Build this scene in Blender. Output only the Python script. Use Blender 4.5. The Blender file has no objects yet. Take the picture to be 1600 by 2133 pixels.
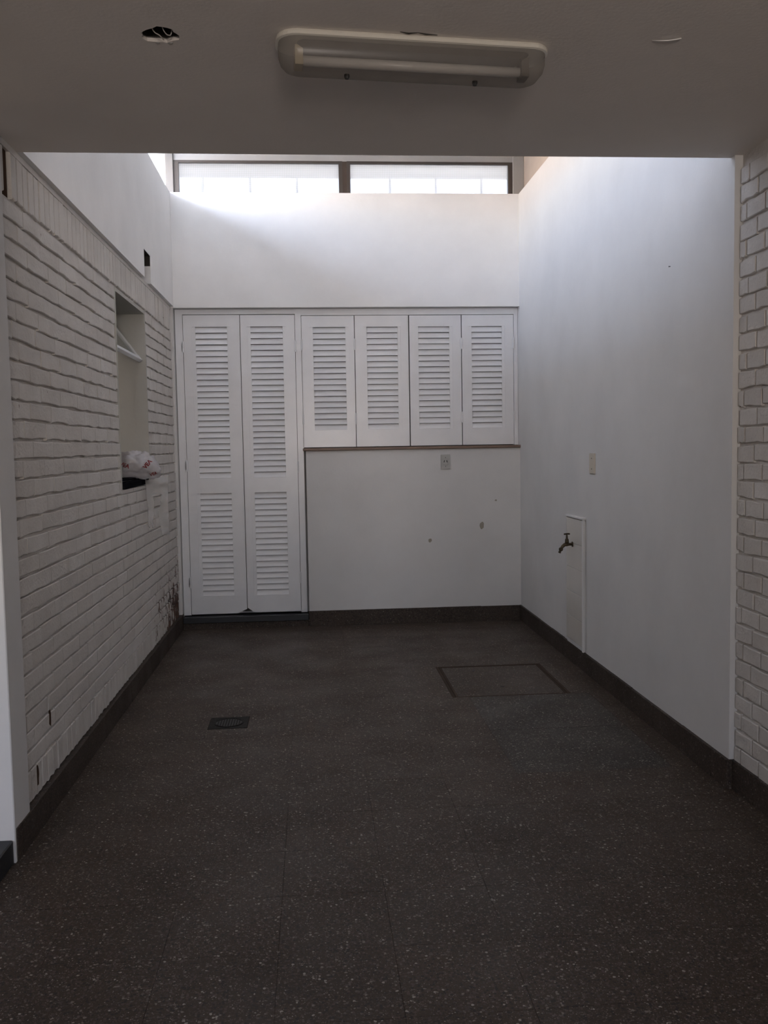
import bpy, bmesh, math, random
import numpy as np
from mathutils import Vector, Matrix, noise
from mathutils.bvhtree import BVHTree

random.seed(7)
S = bpy.context.scene
COL = S.collection

# ------------------------------------------------------------------ camera
cam_d = bpy.data.cameras.new('camera')
cam = bpy.data.objects.new('camera', cam_d)
COL.objects.link(cam)
S.camera = cam
YAW, PITCH, ROLL = 0.0775, -0.0705, -0.0167
fw = Vector((math.sin(YAW) * math.cos(PITCH), math.cos(YAW) * math.cos(PITCH), math.sin(PITCH)))
rt = Vector((math.cos(YAW), -math.sin(YAW), 0))
up = rt.cross(fw)
rt2 = math.cos(ROLL) * rt + math.sin(ROLL) * up
up2 = -math.sin(ROLL) * rt + math.cos(ROLL) * up
cam.matrix_world = Matrix(((rt2.x, up2.x, -fw.x, 0), (rt2.y, up2.y, -fw.y, 0), (rt2.z, up2.z, -fw.z, 1.3), (0, 0, 0, 1)))
cam_d.sensor_fit = 'HORIZONTAL'
cam_d.sensor_width = 36
cam_d.lens = 1900.2 / 1600 * 36
cam_d.clip_start = 0.05

# ------------------------------------------------------------------ sky, exposure
SKY = 45.0
w = bpy.data.worlds.new('sky')
S.world = w
w.use_nodes = True
nt = w.node_tree
nt.nodes.clear()
o_ = nt.nodes.new('ShaderNodeOutputWorld')
bg = nt.nodes.new('ShaderNodeBackground')
tc = nt.nodes.new('ShaderNodeTexCoord')
sx = nt.nodes.new('ShaderNodeSeparateXYZ')
cr = nt.nodes.new('ShaderNodeValToRGB')
nt.links.new(tc.outputs['Generated'], sx.inputs[0])
nt.links.new(sx.outputs['Z'], cr.inputs[0])
SKY_STOPS = [(0.0, (0.86, 0.76, 0.69)), (0.06, (0.74, 0.69, 0.66)), (0.13, (0.60, 0.61, 0.65)), (0.25, (0.47, 0.53, 0.67)),
             (0.50, (0.33, 0.41, 0.57)), (0.75, (0.22, 0.28, 0.38)), (1.0, (0.14, 0.18, 0.26))]   # bright hazy horizon, blue zenith
e = cr.color_ramp.elements
while len(e) < len(SKY_STOPS):
    e.new(0.5)
for k_, (p_, c_) in enumerate(SKY_STOPS):
    e[k_].position = p_
    e[k_].color = (*c_, 1)
nt.links.new(cr.outputs[0], bg.inputs[0])
bg.inputs[1].default_value = SKY
nt.links.new(bg.outputs[0], o_.inputs[0])


sun_d = bpy.data.lights.new('sun', 'SUN')
sun_d.energy = 60
sun_d.angle = 0.01
sun_d.color = (1.0, 0.92, 0.82)
sun = bpy.data.objects.new('sun', sun_d)
COL.objects.link(sun)
sun.rotation_euler = Vector((-1.0, 0.02, -0.75)).to_track_quat('-Z', 'Y').to_euler()


def portal(name, loc, sx_, sy_, direction):
    d = bpy.data.lights.new(name, 'AREA')
    d.shape = 'RECTANGLE'
    d.size, d.size_y = sx_, sy_
    d.cycles.is_portal = True
    ob = bpy.data.objects.new(name, d)
    COL.objects.link(ob)
    ob.location = loc
    ob.rotation_euler = Vector(direction).to_track_quat('-Z', 'Y').to_euler()


vs = S.view_settings
vs.view_transform = 'Standard'
vs.look = 'None'
vs.exposure = 0.38
vs.gamma = 1.0
vs.use_curve_mapping = False
S.cycles.max_bounces = 12
S.cycles.diffuse_bounces = 8
S.cycles.transparent_max_bounces = 16
S.cycles.sample_clamp_indirect = 5.0
S.cycles.use_guiding = True
S.cycles.caustics_reflective = False
S.cycles.caustics_refractive = False

# ------------------------------------------------------------------ plan measurements (metres)
XL, XR, D, YS, ZC = -0.960, 1.536, 6.666, 3.2755, 2.325   # left / right plaster planes, back wall, slab edge, soffit
XB = -0.980          # brick face, left wall
XM = -0.993          # mortar face, left wall
ZS = 3.12            # sill of the high windows
ZR = 3.40            # underside of the high roof
YC = 6.726           # face of closet doors


# ------------------------------------------------------------------ helpers
def box(bm, x0, x1, y0, y1, z0, z1):
    v = [bm.verts.new(p) for p in ((x0, y0, z0), (x1, y0, z0), (x1, y1, z0), (x0, y1, z0),
                                   (x0, y0, z1), (x1, y0, z1), (x1, y1, z1), (x0, y1, z1))]
    for f in ((0, 3, 2, 1), (4, 5, 6, 7), (0, 1, 5, 4), (1, 2, 6, 5), (2, 3, 7, 6), (3, 0, 4, 7)):
        bm.faces.new([v[i] for i in f])


def boxes(L):
    bm = bmesh.new()
    for b in L:
        box(bm, *b)
    return bm


def bevel(bm, off, seg=1):
    bmesh.ops.bevel(bm, geom=list(bm.edges), offset=off, segments=seg, affect='EDGES', profile=0.6)
    return bm


def loft(bm, loops, cap0=True, cap1=True):
    R = [[bm.verts.new(p) for p in L] for L in loops]
    n = len(R[0])
    for a, b in zip(R, R[1:]):
        for i in range(n):
            bm.faces.new((a[i], a[(i + 1) % n], b[(i + 1) % n], b[i]))
    if cap0:
        bm.faces.new(R[0][::-1])
    if cap1:
        bm.faces.new(R[-1])
    return R


def tube(bm, pts, r, n=8):
    pts = [Vector(p) for p in pts]
    rs = r if isinstance(r, (list, tuple)) else [r] * len(pts)
    loops = []
    a = None
    for i, p in enumerate(pts):
        t = (pts[min(i + 1, len(pts) - 1)] - pts[max(i - 1, 0)]).normalized()
        if a is None:
            a = t.orthogonal().normalized()
        a = (a - t * a.dot(t)).normalized()
        b = t.cross(a)
        loops.append([p + (a * math.cos(2 * math.pi * k / n) + b * math.sin(2 * math.pi * k / n)) * rs[i] for k in range(n)])
    loft(bm, loops)
    return bm


def finish(bm, smooth=False):
    bmesh.ops.recalc_face_normals(bm, faces=bm.faces)
    for f in bm.faces:
        f.smooth = smooth


def obj(name, bm, mat, parent=None, smooth=False, kind=None, label=None):
    if parent is not None:
        off = Vector(parent.location)
        q = parent.parent
        while q is not None:
            off += Vector(q.location)
            q = q.parent
        bmesh.ops.translate(bm, verts=bm.verts, vec=-off)
    finish(bm, smooth)
    me = bpy.data.meshes.new(name)
    bm.to_mesh(me)
    bm.free()
    if mat:
        me.materials.append(mat)
    ob = bpy.data.objects.new(name, me)
    COL.objects.link(ob)
    if parent is not None:
        ob.parent = parent
    if kind:
        ob['kind'] = kind
    if label:
        ob['label'] = label
    return ob


def struct(name, bm, mat, parent=None, label=None):
    ob = obj(name, bm, mat, parent)
    if parent is None:
        ob['kind'] = 'structure'
    if label:
        ob['label'] = label
    return ob


def tag(ob, label, cat, group=None):
    ob['label'] = label
    ob['category'] = cat
    if group:
        ob['group'] = group
    return ob


def thing(name, loc, label, cat, group=None):
    ob = bpy.data.objects.new(name, None)
    ob.empty_display_size = 0.05
    COL.objects.link(ob)
    ob.location = loc
    return tag(ob, label, cat, group)


def inst(name, me, parent, loc, scale=(1, 1, 1), rot=(0, 0, 0)):
    ob = bpy.data.objects.new(name, me)
    COL.objects.link(ob)
    ob.parent = parent
    off = Vector((0, 0, 0))
    q = parent
    while q is not None:
        off += Vector(q.location)
        q = q.parent
    ob.location = Vector(loc) - off
    ob.scale = scale
    ob.rotation_euler = rot
    return ob


# ------------------------------------------------------------------ materials
def mat(name):
    m = bpy.data.materials.new(name)
    m.use_nodes = True
    n = m.node_tree
    n.nodes.clear()
    out = n.nodes.new('ShaderNodeOutputMaterial')
    p = n.nodes.new('ShaderNodeBsdfPrincipled')
    n.links.new(p.outputs[0], out.inputs[0])
    return m, n, p, out


def N(n, t, **kw):
    nd = n.nodes.new(t)
    for k, v in kw.items():
        if k.startswith('i_'):
            key = k[2:]
            nd.inputs[int(key) if key.isdigit() else key.replace('_', ' ')].default_value = v
        else:
            setattr(nd, k, v)
    return nd


def ramp(n, stops, interp='LINEAR'):
    r = n.nodes.new('ShaderNodeValToRGB')
    r.color_ramp.interpolation = interp
    el = r.color_ramp.elements
    while len(el) < len(stops):
        el.new(0.5)
    for k, (p, c) in enumerate(stops):
        el[k].position = p
        el[k].color = (*c, 1) if len(c) == 3 else c
    return r


def mix(n, fac, a, b, mode='MIX'):
    m = n.nodes.new('ShaderNodeMix')
    m.data_type = 'RGBA'
    m.blend_type = mode
    for sock, v in ((m.inputs[0], fac), (m.inputs[6], a), (m.inputs[7], b)):
        if isinstance(v, bpy.types.NodeSocket):
            n.links.new(v, sock)
        elif isinstance(v, (int, float)):
            sock.default_value = v
        else:
            sock.default_value = (*v, 1)
    return m.outputs[2]


def math_(n, op, a, b=None, c=None):
    m = n.nodes.new('ShaderNodeMath')
    m.operation = op
    for i, v in enumerate((a, b, c)):
        if v is None:
            continue
        if isinstance(v, bpy.types.NodeSocket):
            n.links.new(v, m.inputs[i])
        else:
            m.inputs[i].default_value = v
    return m.outputs[0]


def bump(n, p, height, strength=0.3, dist=0.002):
    b = n.nodes.new('ShaderNodeBump')
    b.inputs['Strength'].default_value = strength
    b.inputs['Distance'].default_value = dist
    n.links.new(height, b.inputs['Height'])
    n.links.new(b.outputs[0], p.inputs['Normal'])


def plaster(name, col, var=0.06, rough=0.75, bs=0.25, fine=55):
    m, n, p, _ = mat(name)
    g = N(n, 'ShaderNodeNewGeometry')
    a = N(n, 'ShaderNodeTexNoise', i_Scale=2.2, i_Detail=5.0, i_Roughness=0.6)
    b = N(n, 'ShaderNodeTexNoise', i_Scale=float(fine), i_Detail=4.0)
    n.links.new(g.outputs['Position'], a.inputs['Vector'])
    n.links.new(g.outputs['Position'], b.inputs['Vector'])
    r = ramp(n, [(0.3, tuple(c * (1 - var) for c in col)), (0.7, tuple(min(c * (1 + var * 0.5), 0.93) for c in col))])
    n.links.new(a.outputs[0], r.inputs[0])
    n.links.new(r.outputs[0], p.inputs['Base Color'])
    p.inputs['Roughness'].default_value = rough
    p.inputs['Specular IOR Level'].default_value = 0.0
    bump(n, p, b.outputs[0], bs, 0.002)
    return m


M = {}
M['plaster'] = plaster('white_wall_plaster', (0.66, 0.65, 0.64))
M['ceiling'] = plaster('matt_ceiling_paint', (0.73, 0.685, 0.645), 0.04, 0.9, 0.3, 90)
M['plaster_high'] = plaster('brightened_upper_plaster', (0.82, 0.81, 0.80))  # extra brightness of the upper walls put into the plaster colour
M['concrete'] = plaster('beige_bare_concrete', (0.46, 0.40, 0.35), 0.12, 0.9, 0.4, 40)
M['lintel'] = plaster('grey_lintel_paint', (0.36, 0.35, 0.34), 0.12, 0.8, 0.4, 40)
M['post'] = plaster('grey_beige_post', (0.17, 0.16, 0.15), 0.12, 0.8, 0.4, 40)
M['matt_black'] = plaster('matt_black_plastic', (0.012, 0.012, 0.014), 0.2, 0.8, 0.2, 60)
M['deck'] = plaster('pale_roof_deck', (0.62, 0.58, 0.53), 0.1, 0.9, 0.4, 30)
M['warm_render'] = plaster('warm_bounce_wall', (0.84, 0.72, 0.62), 0.08, 0.95, 0.3, 30)
M['render_dark'] = plaster('bare_plaster', (0.33, 0.30, 0.25), 0.1, 0.95, 0.3, 80)
M['dark_void'] = plaster('hole_concrete_and_vent_shade', (0.05, 0.045, 0.04), 0.2, 1.0, 0.5, 60)  # raw concrete in the ceiling hole, also the painted shade in the vent


def enamel(name, col, rough=0.28):
    m, n, p, _ = mat(name)
    g = N(n, 'ShaderNodeNewGeometry')
    a = N(n, 'ShaderNodeTexNoise', i_Scale=9.0, i_Detail=4.0)
    b = N(n, 'ShaderNodeTexNoise', i_Scale=60.0, i_Detail=2.0)
    n.links.new(g.outputs['Position'], a.inputs['Vector'])
    n.links.new(g.outputs['Position'], b.inputs['Vector'])
    r = ramp(n, [(0.3, tuple(c * 0.95 for c in col)), (0.7, col)])
    n.links.new(a.outputs[0], r.inputs[0])
    n.links.new(r.outputs[0], p.inputs['Base Color'])
    p.inputs['Roughness'].default_value = rough
    bump(n, p, b.outputs[0], 0.08, 0.002)
    return m


M['enamel'] = enamel('white_gloss_enamel', (0.76, 0.76, 0.77))
M['frame_brown'] = enamel('dark_brown_steel_paint', (0.045, 0.036, 0.031), 0.5)
M['sill_wood'] = enamel('brown_sill_wood', (0.20, 0.135, 0.10), 0.5)
M['black_stone'] = enamel('black_stone', (0.012, 0.013, 0.016), 0.45)
M['white_plastic'] = enamel('aged_white_plastic', (0.66, 0.63, 0.56), 0.4)
M['grey_plastic'] = enamel('grey_plastic_plate', (0.42, 0.415, 0.395), 0.6)
M['cream_plate'] = enamel('cream_plastic_plate', (0.54, 0.49, 0.41), 0.6)
M['beige_plastic'] = enamel('yellowed_plastic', (0.58, 0.50, 0.36), 0.5)
M['black_plastic'] = enamel('black_plastic', (0.015, 0.014, 0.013), 0.5)
M['tray'] = enamel('grey_lamp_tray', (0.13, 0.115, 0.10), 0.5)
M['tube'] = enamel('white_lamp_tube', (0.80, 0.78, 0.76), 0.3)
M['wire'] = enamel('dusty_wire', (0.42, 0.39, 0.36), 0.6)
M['tile_white'] = enamel('old_cream_glazed_tile', (0.66, 0.63, 0.58), 0.25)
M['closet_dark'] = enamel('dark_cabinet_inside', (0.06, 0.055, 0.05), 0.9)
M['red_ink'] = enamel('red_print', (0.26, 0.025, 0.025), 0.6)
M['pale_steel'] = enamel('pale_painted_steel', (0.80, 0.80, 0.80), 0.5)


def metal(name, col, rough):
    m, n, p, _ = mat(name)
    g = N(n, 'ShaderNodeNewGeometry')
    a = N(n, 'ShaderNodeTexNoise', i_Scale=70.0, i_Detail=4.0)
    n.links.new(g.outputs['Position'], a.inputs['Vector'])
    r = ramp(n, [(0.35, tuple(c * 0.5 for c in col)), (0.65, col)])
    n.links.new(a.outputs[0], r.inputs[0])
    n.links.new(r.outputs[0], p.inputs['Base Color'])
    p.inputs['Metallic'].default_value = 0.85
    p.inputs['Roughness'].default_value = rough
    return m


M['brass'] = metal('tarnished_brass', (0.12, 0.092, 0.06), 0.55)
M['iron'] = metal('dark_cast_iron', (0.032, 0.029, 0.026), 0.65)
M['rust'] = plaster('worn_painted_angle_iron', (0.085, 0.068, 0.058), 0.25, 0.7, 0.4, 60)


def brick_material():
    """white wall paint over bricks, chipped here and there, with a damp peeled corner near the closet"""
    m, n, p, _ = mat('chipped_white_paint_on_brick')
    g = N(n, 'ShaderNodeNewGeometry')
    oi = N(n, 'ShaderNodeObjectInfo')
    pos = g.outputs['Position']
    sep = N(n, 'ShaderNodeSeparateXYZ')
    n.links.new(pos, sep.inputs[0])
    a = N(n, 'ShaderNodeTexNoise', i_Scale=5.0, i_Detail=6.0, i_Roughness=0.65)
    n.links.new(pos, a.inputs['Vector'])
    paint = ramp(n, [(0.3, (0.56, 0.53, 0.50)), (0.7, (0.65, 0.622, 0.59))])
    n.links.new(a.outputs[0], paint.inputs[0])
    tone = ramp(n, [(0.0, (0.92, 0.91, 0.90)), (1.0, (1.0, 1.0, 1.0))])
    n.links.new(oi.outputs['Random'], tone.inputs[0])
    c0 = mix(n, 1.0, paint.outputs[0], tone.outputs[0], 'MULTIPLY')
    # peeled mask: flecks stretched along the vertical
    mp = N(n, 'ShaderNodeMapping')
    mp.inputs['Scale'].default_value = (24, 24, 11)
    n.links.new(pos, mp.inputs['Vector'])
    f = N(n, 'ShaderNodeTexNoise', i_Scale=1.0, i_Detail=5.0, i_Roughness=0.62)
    n.links.new(mp.outputs[0], f.inputs['Vector'])
    dy = math_(n, 'DIVIDE', math_(n, 'SUBTRACT', sep.outputs['Y'], 6.50), 1.25)
    dz = math_(n, 'DIVIDE', math_(n, 'SUBTRACT', sep.outputs['Z'], 0.14), 0.58)
    dist = math_(n, 'SQRT', math_(n, 'ADD', math_(n, 'MULTIPLY', dy, dy), math_(n, 'MULTIPLY', dz, dz)))
    left = math_(n, 'LESS_THAN', sep.outputs['X'], 0.0)
    near = math_(n, 'MULTIPLY', math_(n, 'MAXIMUM', math_(n, 'SUBTRACT', 1.0, dist), 0.0), left)
    thr = math_(n, 'SUBTRACT', 0.725, math_(n, 'MULTIPLY', near, 0.32))
    mask = math_(n, 'GREATER_THAN', f.outputs[0], thr)
    b = N(n, 'ShaderNodeTexNoise', i_Scale=16.0, i_Detail=3.0)
    n.links.new(pos, b.inputs['Vector'])
    clay = ramp(n, [(0.35, (0.045, 0.027, 0.020)), (0.65, (0.17, 0.095, 0.07))])
    n.links.new(b.outputs[0], clay.inputs[0])
    c1 = mix(n, mask, c0, clay.outputs[0])
    n.links.new(c1, p.inputs['Base Color'])
    p.inputs['Roughness'].default_value = 0.7
    p.inputs['Specular IOR Level'].default_value = 0.12
    h = N(n, 'ShaderNodeTexNoise', i_Scale=90.0, i_Detail=4.0)
    n.links.new(pos, h.inputs['Vector'])
    h2 = N(n, 'ShaderNodeTexNoise', i_Scale=26.0, i_Detail=3.0)
    n.links.new(pos, h2.inputs['Vector'])
    bump(n, p, math_(n, 'ADD', h.outputs[0], math_(n, 'MULTIPLY', h2.outputs[0], 1.6)), 0.7, 0.004)
    return m


M['brick'] = brick_material()
M['clay'] = plaster('bare_red_brick', (0.075, 0.047, 0.033), 0.3, 0.95, 0.5, 60)


def terrazzo(name, base, chips, dens=0.42, rough=0.42, scale=135.0):
    m, n, p, _ = mat(name)
    g = N(n, 'ShaderNodeNewGeometry')
    oi = N(n, 'ShaderNodeObjectInfo')
    pos = g.outputs['Position']
    w_ = N(n, 'ShaderNodeTexNoise', i_Scale=140.0, i_Detail=2.0)
    n.links.new(pos, w_.inputs['Vector'])
    wob = N(n, 'ShaderNodeVectorMath', operation='MULTIPLY_ADD')
    wob.inputs[1].default_value = (0.006, 0.006, 0.006)
    n.links.new(w_.outputs['Color'], wob.inputs[0])
    n.links.new(pos, wob.inputs[2])

    def layer(sc):
        v = N(n, 'ShaderNodeTexVoronoi', i_Scale=sc, i_Randomness=1.0)
        n.links.new(wob.outputs[0], v.inputs['Vector'])
        s = N(n, 'ShaderNodeSeparateColor')
        n.links.new(v.outputs['Color'], s.inputs[0])
        return v, s
    v1, s1 = layer(scale)
    v2, s2 = layer(scale * 2.1)
    cc = ramp(n, chips, 'CONSTANT')
    n.links.new(s1.outputs[0], cc.inputs[0])
    cc2 = ramp(n, chips, 'CONSTANT')
    n.links.new(s2.outputs[0], cc2.inputs[0])
    big = N(n, 'ShaderNodeTexNoise', i_Scale=2.6, i_Detail=4.0)
    n.links.new(pos, big.inputs['Vector'])
    bc = ramp(n, [(0.3, tuple(c * 0.85 for c in base)), (0.7, tuple(c * 1.12 for c in base))])
    n.links.new(big.outputs[0], bc.inputs[0])
    tone = ramp(n, [(0.0, (0.95, 0.945, 0.94)), (1.0, (1.03, 1.02, 1.015))])
    n.links.new(oi.outputs['Random'], tone.inputs[0])
    # a chip shows where the cell's second random value is small and the point is near the cell's centre
    in1 = math_(n, 'MULTIPLY', math_(n, 'LESS_THAN', s1.outputs[1], dens), math_(n, 'LESS_THAN', v1.outputs['Distance'], 0.52))
    in2 = math_(n, 'MULTIPLY', math_(n, 'LESS_THAN', s2.outputs[1], dens * 1.1), math_(n, 'LESS_THAN', v2.outputs['Distance'], 0.5))
    c = mix(n, in2, bc.outputs[0], cc2.outputs[0])
    c = mix(n, in1, c, cc.outputs[0])
    c = mix(n, 1.0, c, tone.outputs[0], 'MULTIPLY')
    n.links.new(c, p.inputs['Base Color'])
    rr = N(n, 'ShaderNodeTexNoise', i_Scale=3.0, i_Detail=4.0)
    n.links.new(pos, rr.inputs['Vector'])
    r2 = ramp(n, [(0.3, (rough * 0.85,) * 3), (0.7, (min(1, rough * 1.3),) * 3)])
    n.links.new(rr.outputs[0], r2.inputs[0])
    n.links.new(r2.outputs[0], p.inputs['Roughness'])
    p.inputs['Specular IOR Level'].default_value = 0.18
    return m


CH = [(0.0, (0.030, 0.025, 0.023)), (0.34, (0.095, 0.070, 0.060)), (0.58, (0.070, 0.058, 0.052)),
      (0.76, (0.125, 0.105, 0.092)), (0.88, (0.21, 0.185, 0.16)), (0.965, (0.36, 0.33, 0.29))]
M['terrazzo'] = terrazzo('worn_brown_terrazzo', (0.054, 0.038, 0.027), CH)
CHG = [(0.0, (0.030, 0.027, 0.025)), (0.34, (0.075, 0.068, 0.062)), (0.58, (0.058, 0.053, 0.048)),
       (0.74, (0.125, 0.115, 0.105)), (0.86, (0.21, 0.195, 0.175)), (0.955, (0.36, 0.34, 0.30))]
M['terrazzo_grey'] = terrazzo('greyer_terrazzo_repair', (0.050, 0.041, 0.035), CHG, 0.5)
CHB = [(0.0, (0.030, 0.025, 0.022)), (0.4, (0.075, 0.058, 0.048)), (0.8, (0.09, 0.075, 0.064)), (0.95, (0.15, 0.13, 0.115))]
M['base_terrazzo'] = terrazzo('baseboard_terrazzo', (0.055, 0.042, 0.034), CHB, 0.4, 0.6)
M['cover_frame'] = plaster('worn_cover_frame', (0.085, 0.066, 0.054), 0.25, 0.7, 0.4, 60)
M['grout'] = plaster('dark_grout', (0.055, 0.042, 0.034), 0.15, 0.95, 0.3, 60)


def wired_glass():
    m, n, p, out = mat('wired_frosted_glass')
    tcd = N(n, 'ShaderNodeTexCoord')
    sp = N(n, 'ShaderNodeSeparateXYZ')
    n.links.new(tcd.outputs['Object'], sp.inputs[0])

    def line(s):
        fr = math_(n, 'FRACT', math_(n, 'MULTIPLY', s, 78.0))
        return math_(n, 'LESS_THAN', fr, 0.16)
    ln = math_(n, 'MAXIMUM', line(sp.outputs['X']), line(sp.outputs['Z']))
    col = mix(n, ln, (0.335, 0.338, 0.34), (0.275, 0.277, 0.279))
    tr = N(n, 'ShaderNodeBsdfTransparent')
    tl = N(n, 'ShaderNodeBsdfTranslucent')
    n.links.new(col, tr.inputs[0])
    n.links.new(col, tl.inputs[0])
    mx = N(n, 'ShaderNodeMixShader')
    mx.inputs[0].default_value = 0.52
    n.links.new(tr.outputs[0], mx.inputs[1])
    n.links.new(tl.outputs[0], mx.inputs[2])
    gl = N(n, 'ShaderNodeBsdfGlossy')
    gl.inputs['Roughness'].default_value = 0.15
    mx2 = N(n, 'ShaderNodeMixShader')
    mx2.inputs[0].default_value = 0.06
    n.links.new(mx.outputs[0], mx2.inputs[1])
    n.links.new(gl.outputs[0], mx2.inputs[2])
    n.links.new(mx2.outputs[0], out.inputs[0])
    return m


M['wired_glass'] = wired_glass()


def sheer(name, col, tfac, rough=0.25, glossf=0.1, tcol=None, transl=True):
    m, n, p, out = mat(name)
    g = N(n, 'ShaderNodeNewGeometry')
    a = N(n, 'ShaderNodeTexNoise', i_Scale=14.0, i_Detail=5.0, i_Roughness=0.6)
    n.links.new(g.outputs['Position'], a.inputs['Vector'])
    r = ramp(n, [(0.3, tuple(c * 0.85 for c in col)), (0.7, col)])
    n.links.new(a.outputs[0], r.inputs[0])
    tr = N(n, 'ShaderNodeBsdfTransparent')
    tr.inputs[0].default_value = (*(tcol or (1, 1, 1)), 1)
    df = N(n, 'ShaderNodeBsdfDiffuse')
    n.links.new(r.outputs[0], df.inputs[0])
    body = df
    if transl:
        tl = N(n, 'ShaderNodeBsdfTranslucent')
        n.links.new(r.outputs[0], tl.inputs[0])
        body = N(n, 'ShaderNodeMixShader')
        body.inputs[0].default_value = 0.35
        n.links.new(df.outputs[0], body.inputs[1])
        n.links.new(tl.outputs[0], body.inputs[2])
    gl = N(n, 'ShaderNodeBsdfGlossy')
    gl.inputs['Roughness'].default_value = rough
    b2 = N(n, 'ShaderNodeMixShader')
    b2.inputs[0].default_value = glossf
    n.links.new(body.outputs[0], b2.inputs[1])
    n.links.new(gl.outputs[0], b2.inputs[2])
    mx = N(n, 'ShaderNodeMixShader')
    mx.inputs[0].default_value = tfac
    n.links.new(b2.outputs[0], mx.inputs[1])
    n.links.new(tr.outputs[0], mx.inputs[2])
    n.links.new(mx.outputs[0], out.inputs[0])
    return m


M['bag'] = sheer('thin_white_plastic_film', (0.78, 0.75, 0.76), 0.30, 0.22, 0.12)
M['bag_thin'] = sheer('single_layer_plastic_film', (0.80, 0.78, 0.77), 0.62, 0.22, 0.12)
M['lamp_cover'] = sheer('dusty_prismatic_plastic', (0.46, 0.43, 0.40), 0.72, 0.3, 0.06, (0.80, 0.79, 0.77), False)
M['clear_pane'] = sheer('dusty_clear_pane', (0.35, 0.35, 0.33), 0.75, 0.05, 0.4, (0.9, 0.92, 0.92), False)


# ------------------------------------------------------------------ floor
TS = 0.30
fl = struct('floor', boxes([(-1.2, 1.8, -2.7, 6.9, -0.12, -0.0016)]), M['grout'])
COVER = (0.700, 1.325, 4.615, 5.275)
PATCH = (0.785, 1.420, 3.490, 4.615)
DRAIN = (-0.517, -0.331, 4.232, 4.418)


def cut(rects, hole):
    out = []
    hx0, hx1, hy0, hy1 = hole
    for (a, b, c, d) in rects:
        if b <= hx0 or a >= hx1 or d <= hy0 or c >= hy1:
            out.append((a, b, c, d))
            continue
        if a < hx0:
            out.append((a, hx0, c, d))
        if b > hx1:
            out.append((hx1, b, c, d))
        m0, m1 = max(a, hx0), min(b, hx1)
        if c < hy0:
            out.append((m0, m1, c, hy0))
        if d > hy1:
            out.append((m0, m1, hy1, d))
    return [r for r in out if r[1] - r[0] > 0.012 and r[3] - r[2] > 0.012]


def slab_mesh(a, b, c, d, top, g=0.00025, bot=-0.006, bev=0.0005):
    bm = bmesh.new()
    x0, x1, y0, y1 = a + g, b - g, c + g, d - g
    loft(bm, [[(x0, y0, bot), (x1, y0, bot), (x1, y1, bot), (x0, y1, bot)],
              [(x0, y0, top - bev), (x1, y0, top - bev), (x1, y1, top - bev), (x0, y1, top - bev)],
              [(x0 + bev, y0 + bev, top), (x1 - bev, y0 + bev, top), (x1 - bev, y1 - bev, top), (x0 + bev, y1 - bev, top)]])
    return bm


FX0, FX1, FY0, FY1 = -1.0, 1.585, -2.6, 6.72
x_lines = [FX0] + [0.785 + k * TS for k in range(-5, 3) if FX0 + 0.05 < 0.785 + k * TS < FX1 - 0.05] + [FX1]
y_lines = [3.49 + k * TS for k in range(-21, 12) if FY0 < 3.49 + k * TS < FY1 - 0.05]
y_lines = [FY0] + y_lines + [FY1]
rear = bmesh.new()
for i in range(len(x_lines) - 1):
    for j in range(len(y_lines) - 1):
        R = [(x_lines[i], x_lines[i + 1], y_lines[j], y_lines[j + 1])]
        for h in (COVER, PATCH, DRAIN):
            R = cut(R, h)
        for r in R:
            if r[3] < 1.5:
                box(rear, r[0] + .0007, r[1] - .0007, r[2] + .0007, r[3] - .0007, -0.006, 0)
            else:
                t = obj('floor_tile', slab_mesh(*r, random.uniform(-0.0002, 0.0001)), M['terrazzo'], fl)
obj('rear_floor_tiles', rear, M['terrazzo'], fl, kind='stuff')
# greyer repaired strip in front of the inspection cover
pm = 4.05
for (c, d) in ((PATCH[2], pm), (pm, PATCH[3])):
    obj('repair_tile', slab_mesh(PATCH[0], PATCH[1], c, d, -0.0006, 0.0012), M['terrazzo_grey'], fl, label='greyer terrazzo repair slab')


# ------------------------------------------------------------------ wall bricks
def brick_variant(L, H, T, seed):
    """one painted brick: local y along the wall, z up, x = proud of the mortar; wavy arrises"""
    rnd = random.Random(seed)
    y, z = L / 2, H / 2

    def j(s):
        return rnd.uniform(-s, s)
    O = [(-y, -z + j(.004)), (-y * .4, -z + j(.0045)), (y * .35, -z + j(.0045)), (y, -z + j(.004)), (y + j(.001), j(.008)),
         (y, z + j(.0018)), (y * .4, z + j(.0018)), (-y * .35, z + j(.0018)), (-y, z + j(.0018)), (-y + j(.001), j(.008))]
    tilt = j(.0012)

    def ring(x, ins):
        out = []
        for (a, b) in O:
            sa = 1 - ins * .4 / y
            sb = 1 - ins / z
            out.append((x + tilt * a / y, a * sa, b * sb))
        return out
    bm = bmesh.new()
    loft(bm, [ring(-0.004, 0.0), ring(T - .0032, 0.0), ring(T, .0028)], cap0=False)
    finish(bm)
    me = bpy.data.meshes.new('brick')
    bm.to_mesh(me)
    bm.free()
    me.materials.append(M['brick'])
    return me


BL, BP = 0.2555, 0.0661
STRETCH = [brick_variant(BL - .0032, BP - .0075, XB - XM, 100 + k) for k in range(14)]
ROW = [brick_variant(.0545, .150, XB - XM, 300 + k) for k in range(8)]
ROWB = [brick_variant(.0570, .104, XB - XM, 400 + k) for k in range(6)]
RL = .134
RSTR = [brick_variant(RL - .009, BP - .0095, .012, 500 + k) for k in range(14)]


def course(intervals, offset, L):
    """split each interval into bricks (centre, length)"""
    out = []
    for (a, b) in intervals:
        k0 = math.floor((a - offset) / L)
        y = offset + k0 * L
        while y < b:
            p, q = max(a, y), min(b, y + L)
            if q - p > 0.035:
                out.append(((p + q) / 2, q - p))
            y += L
    return out


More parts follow.
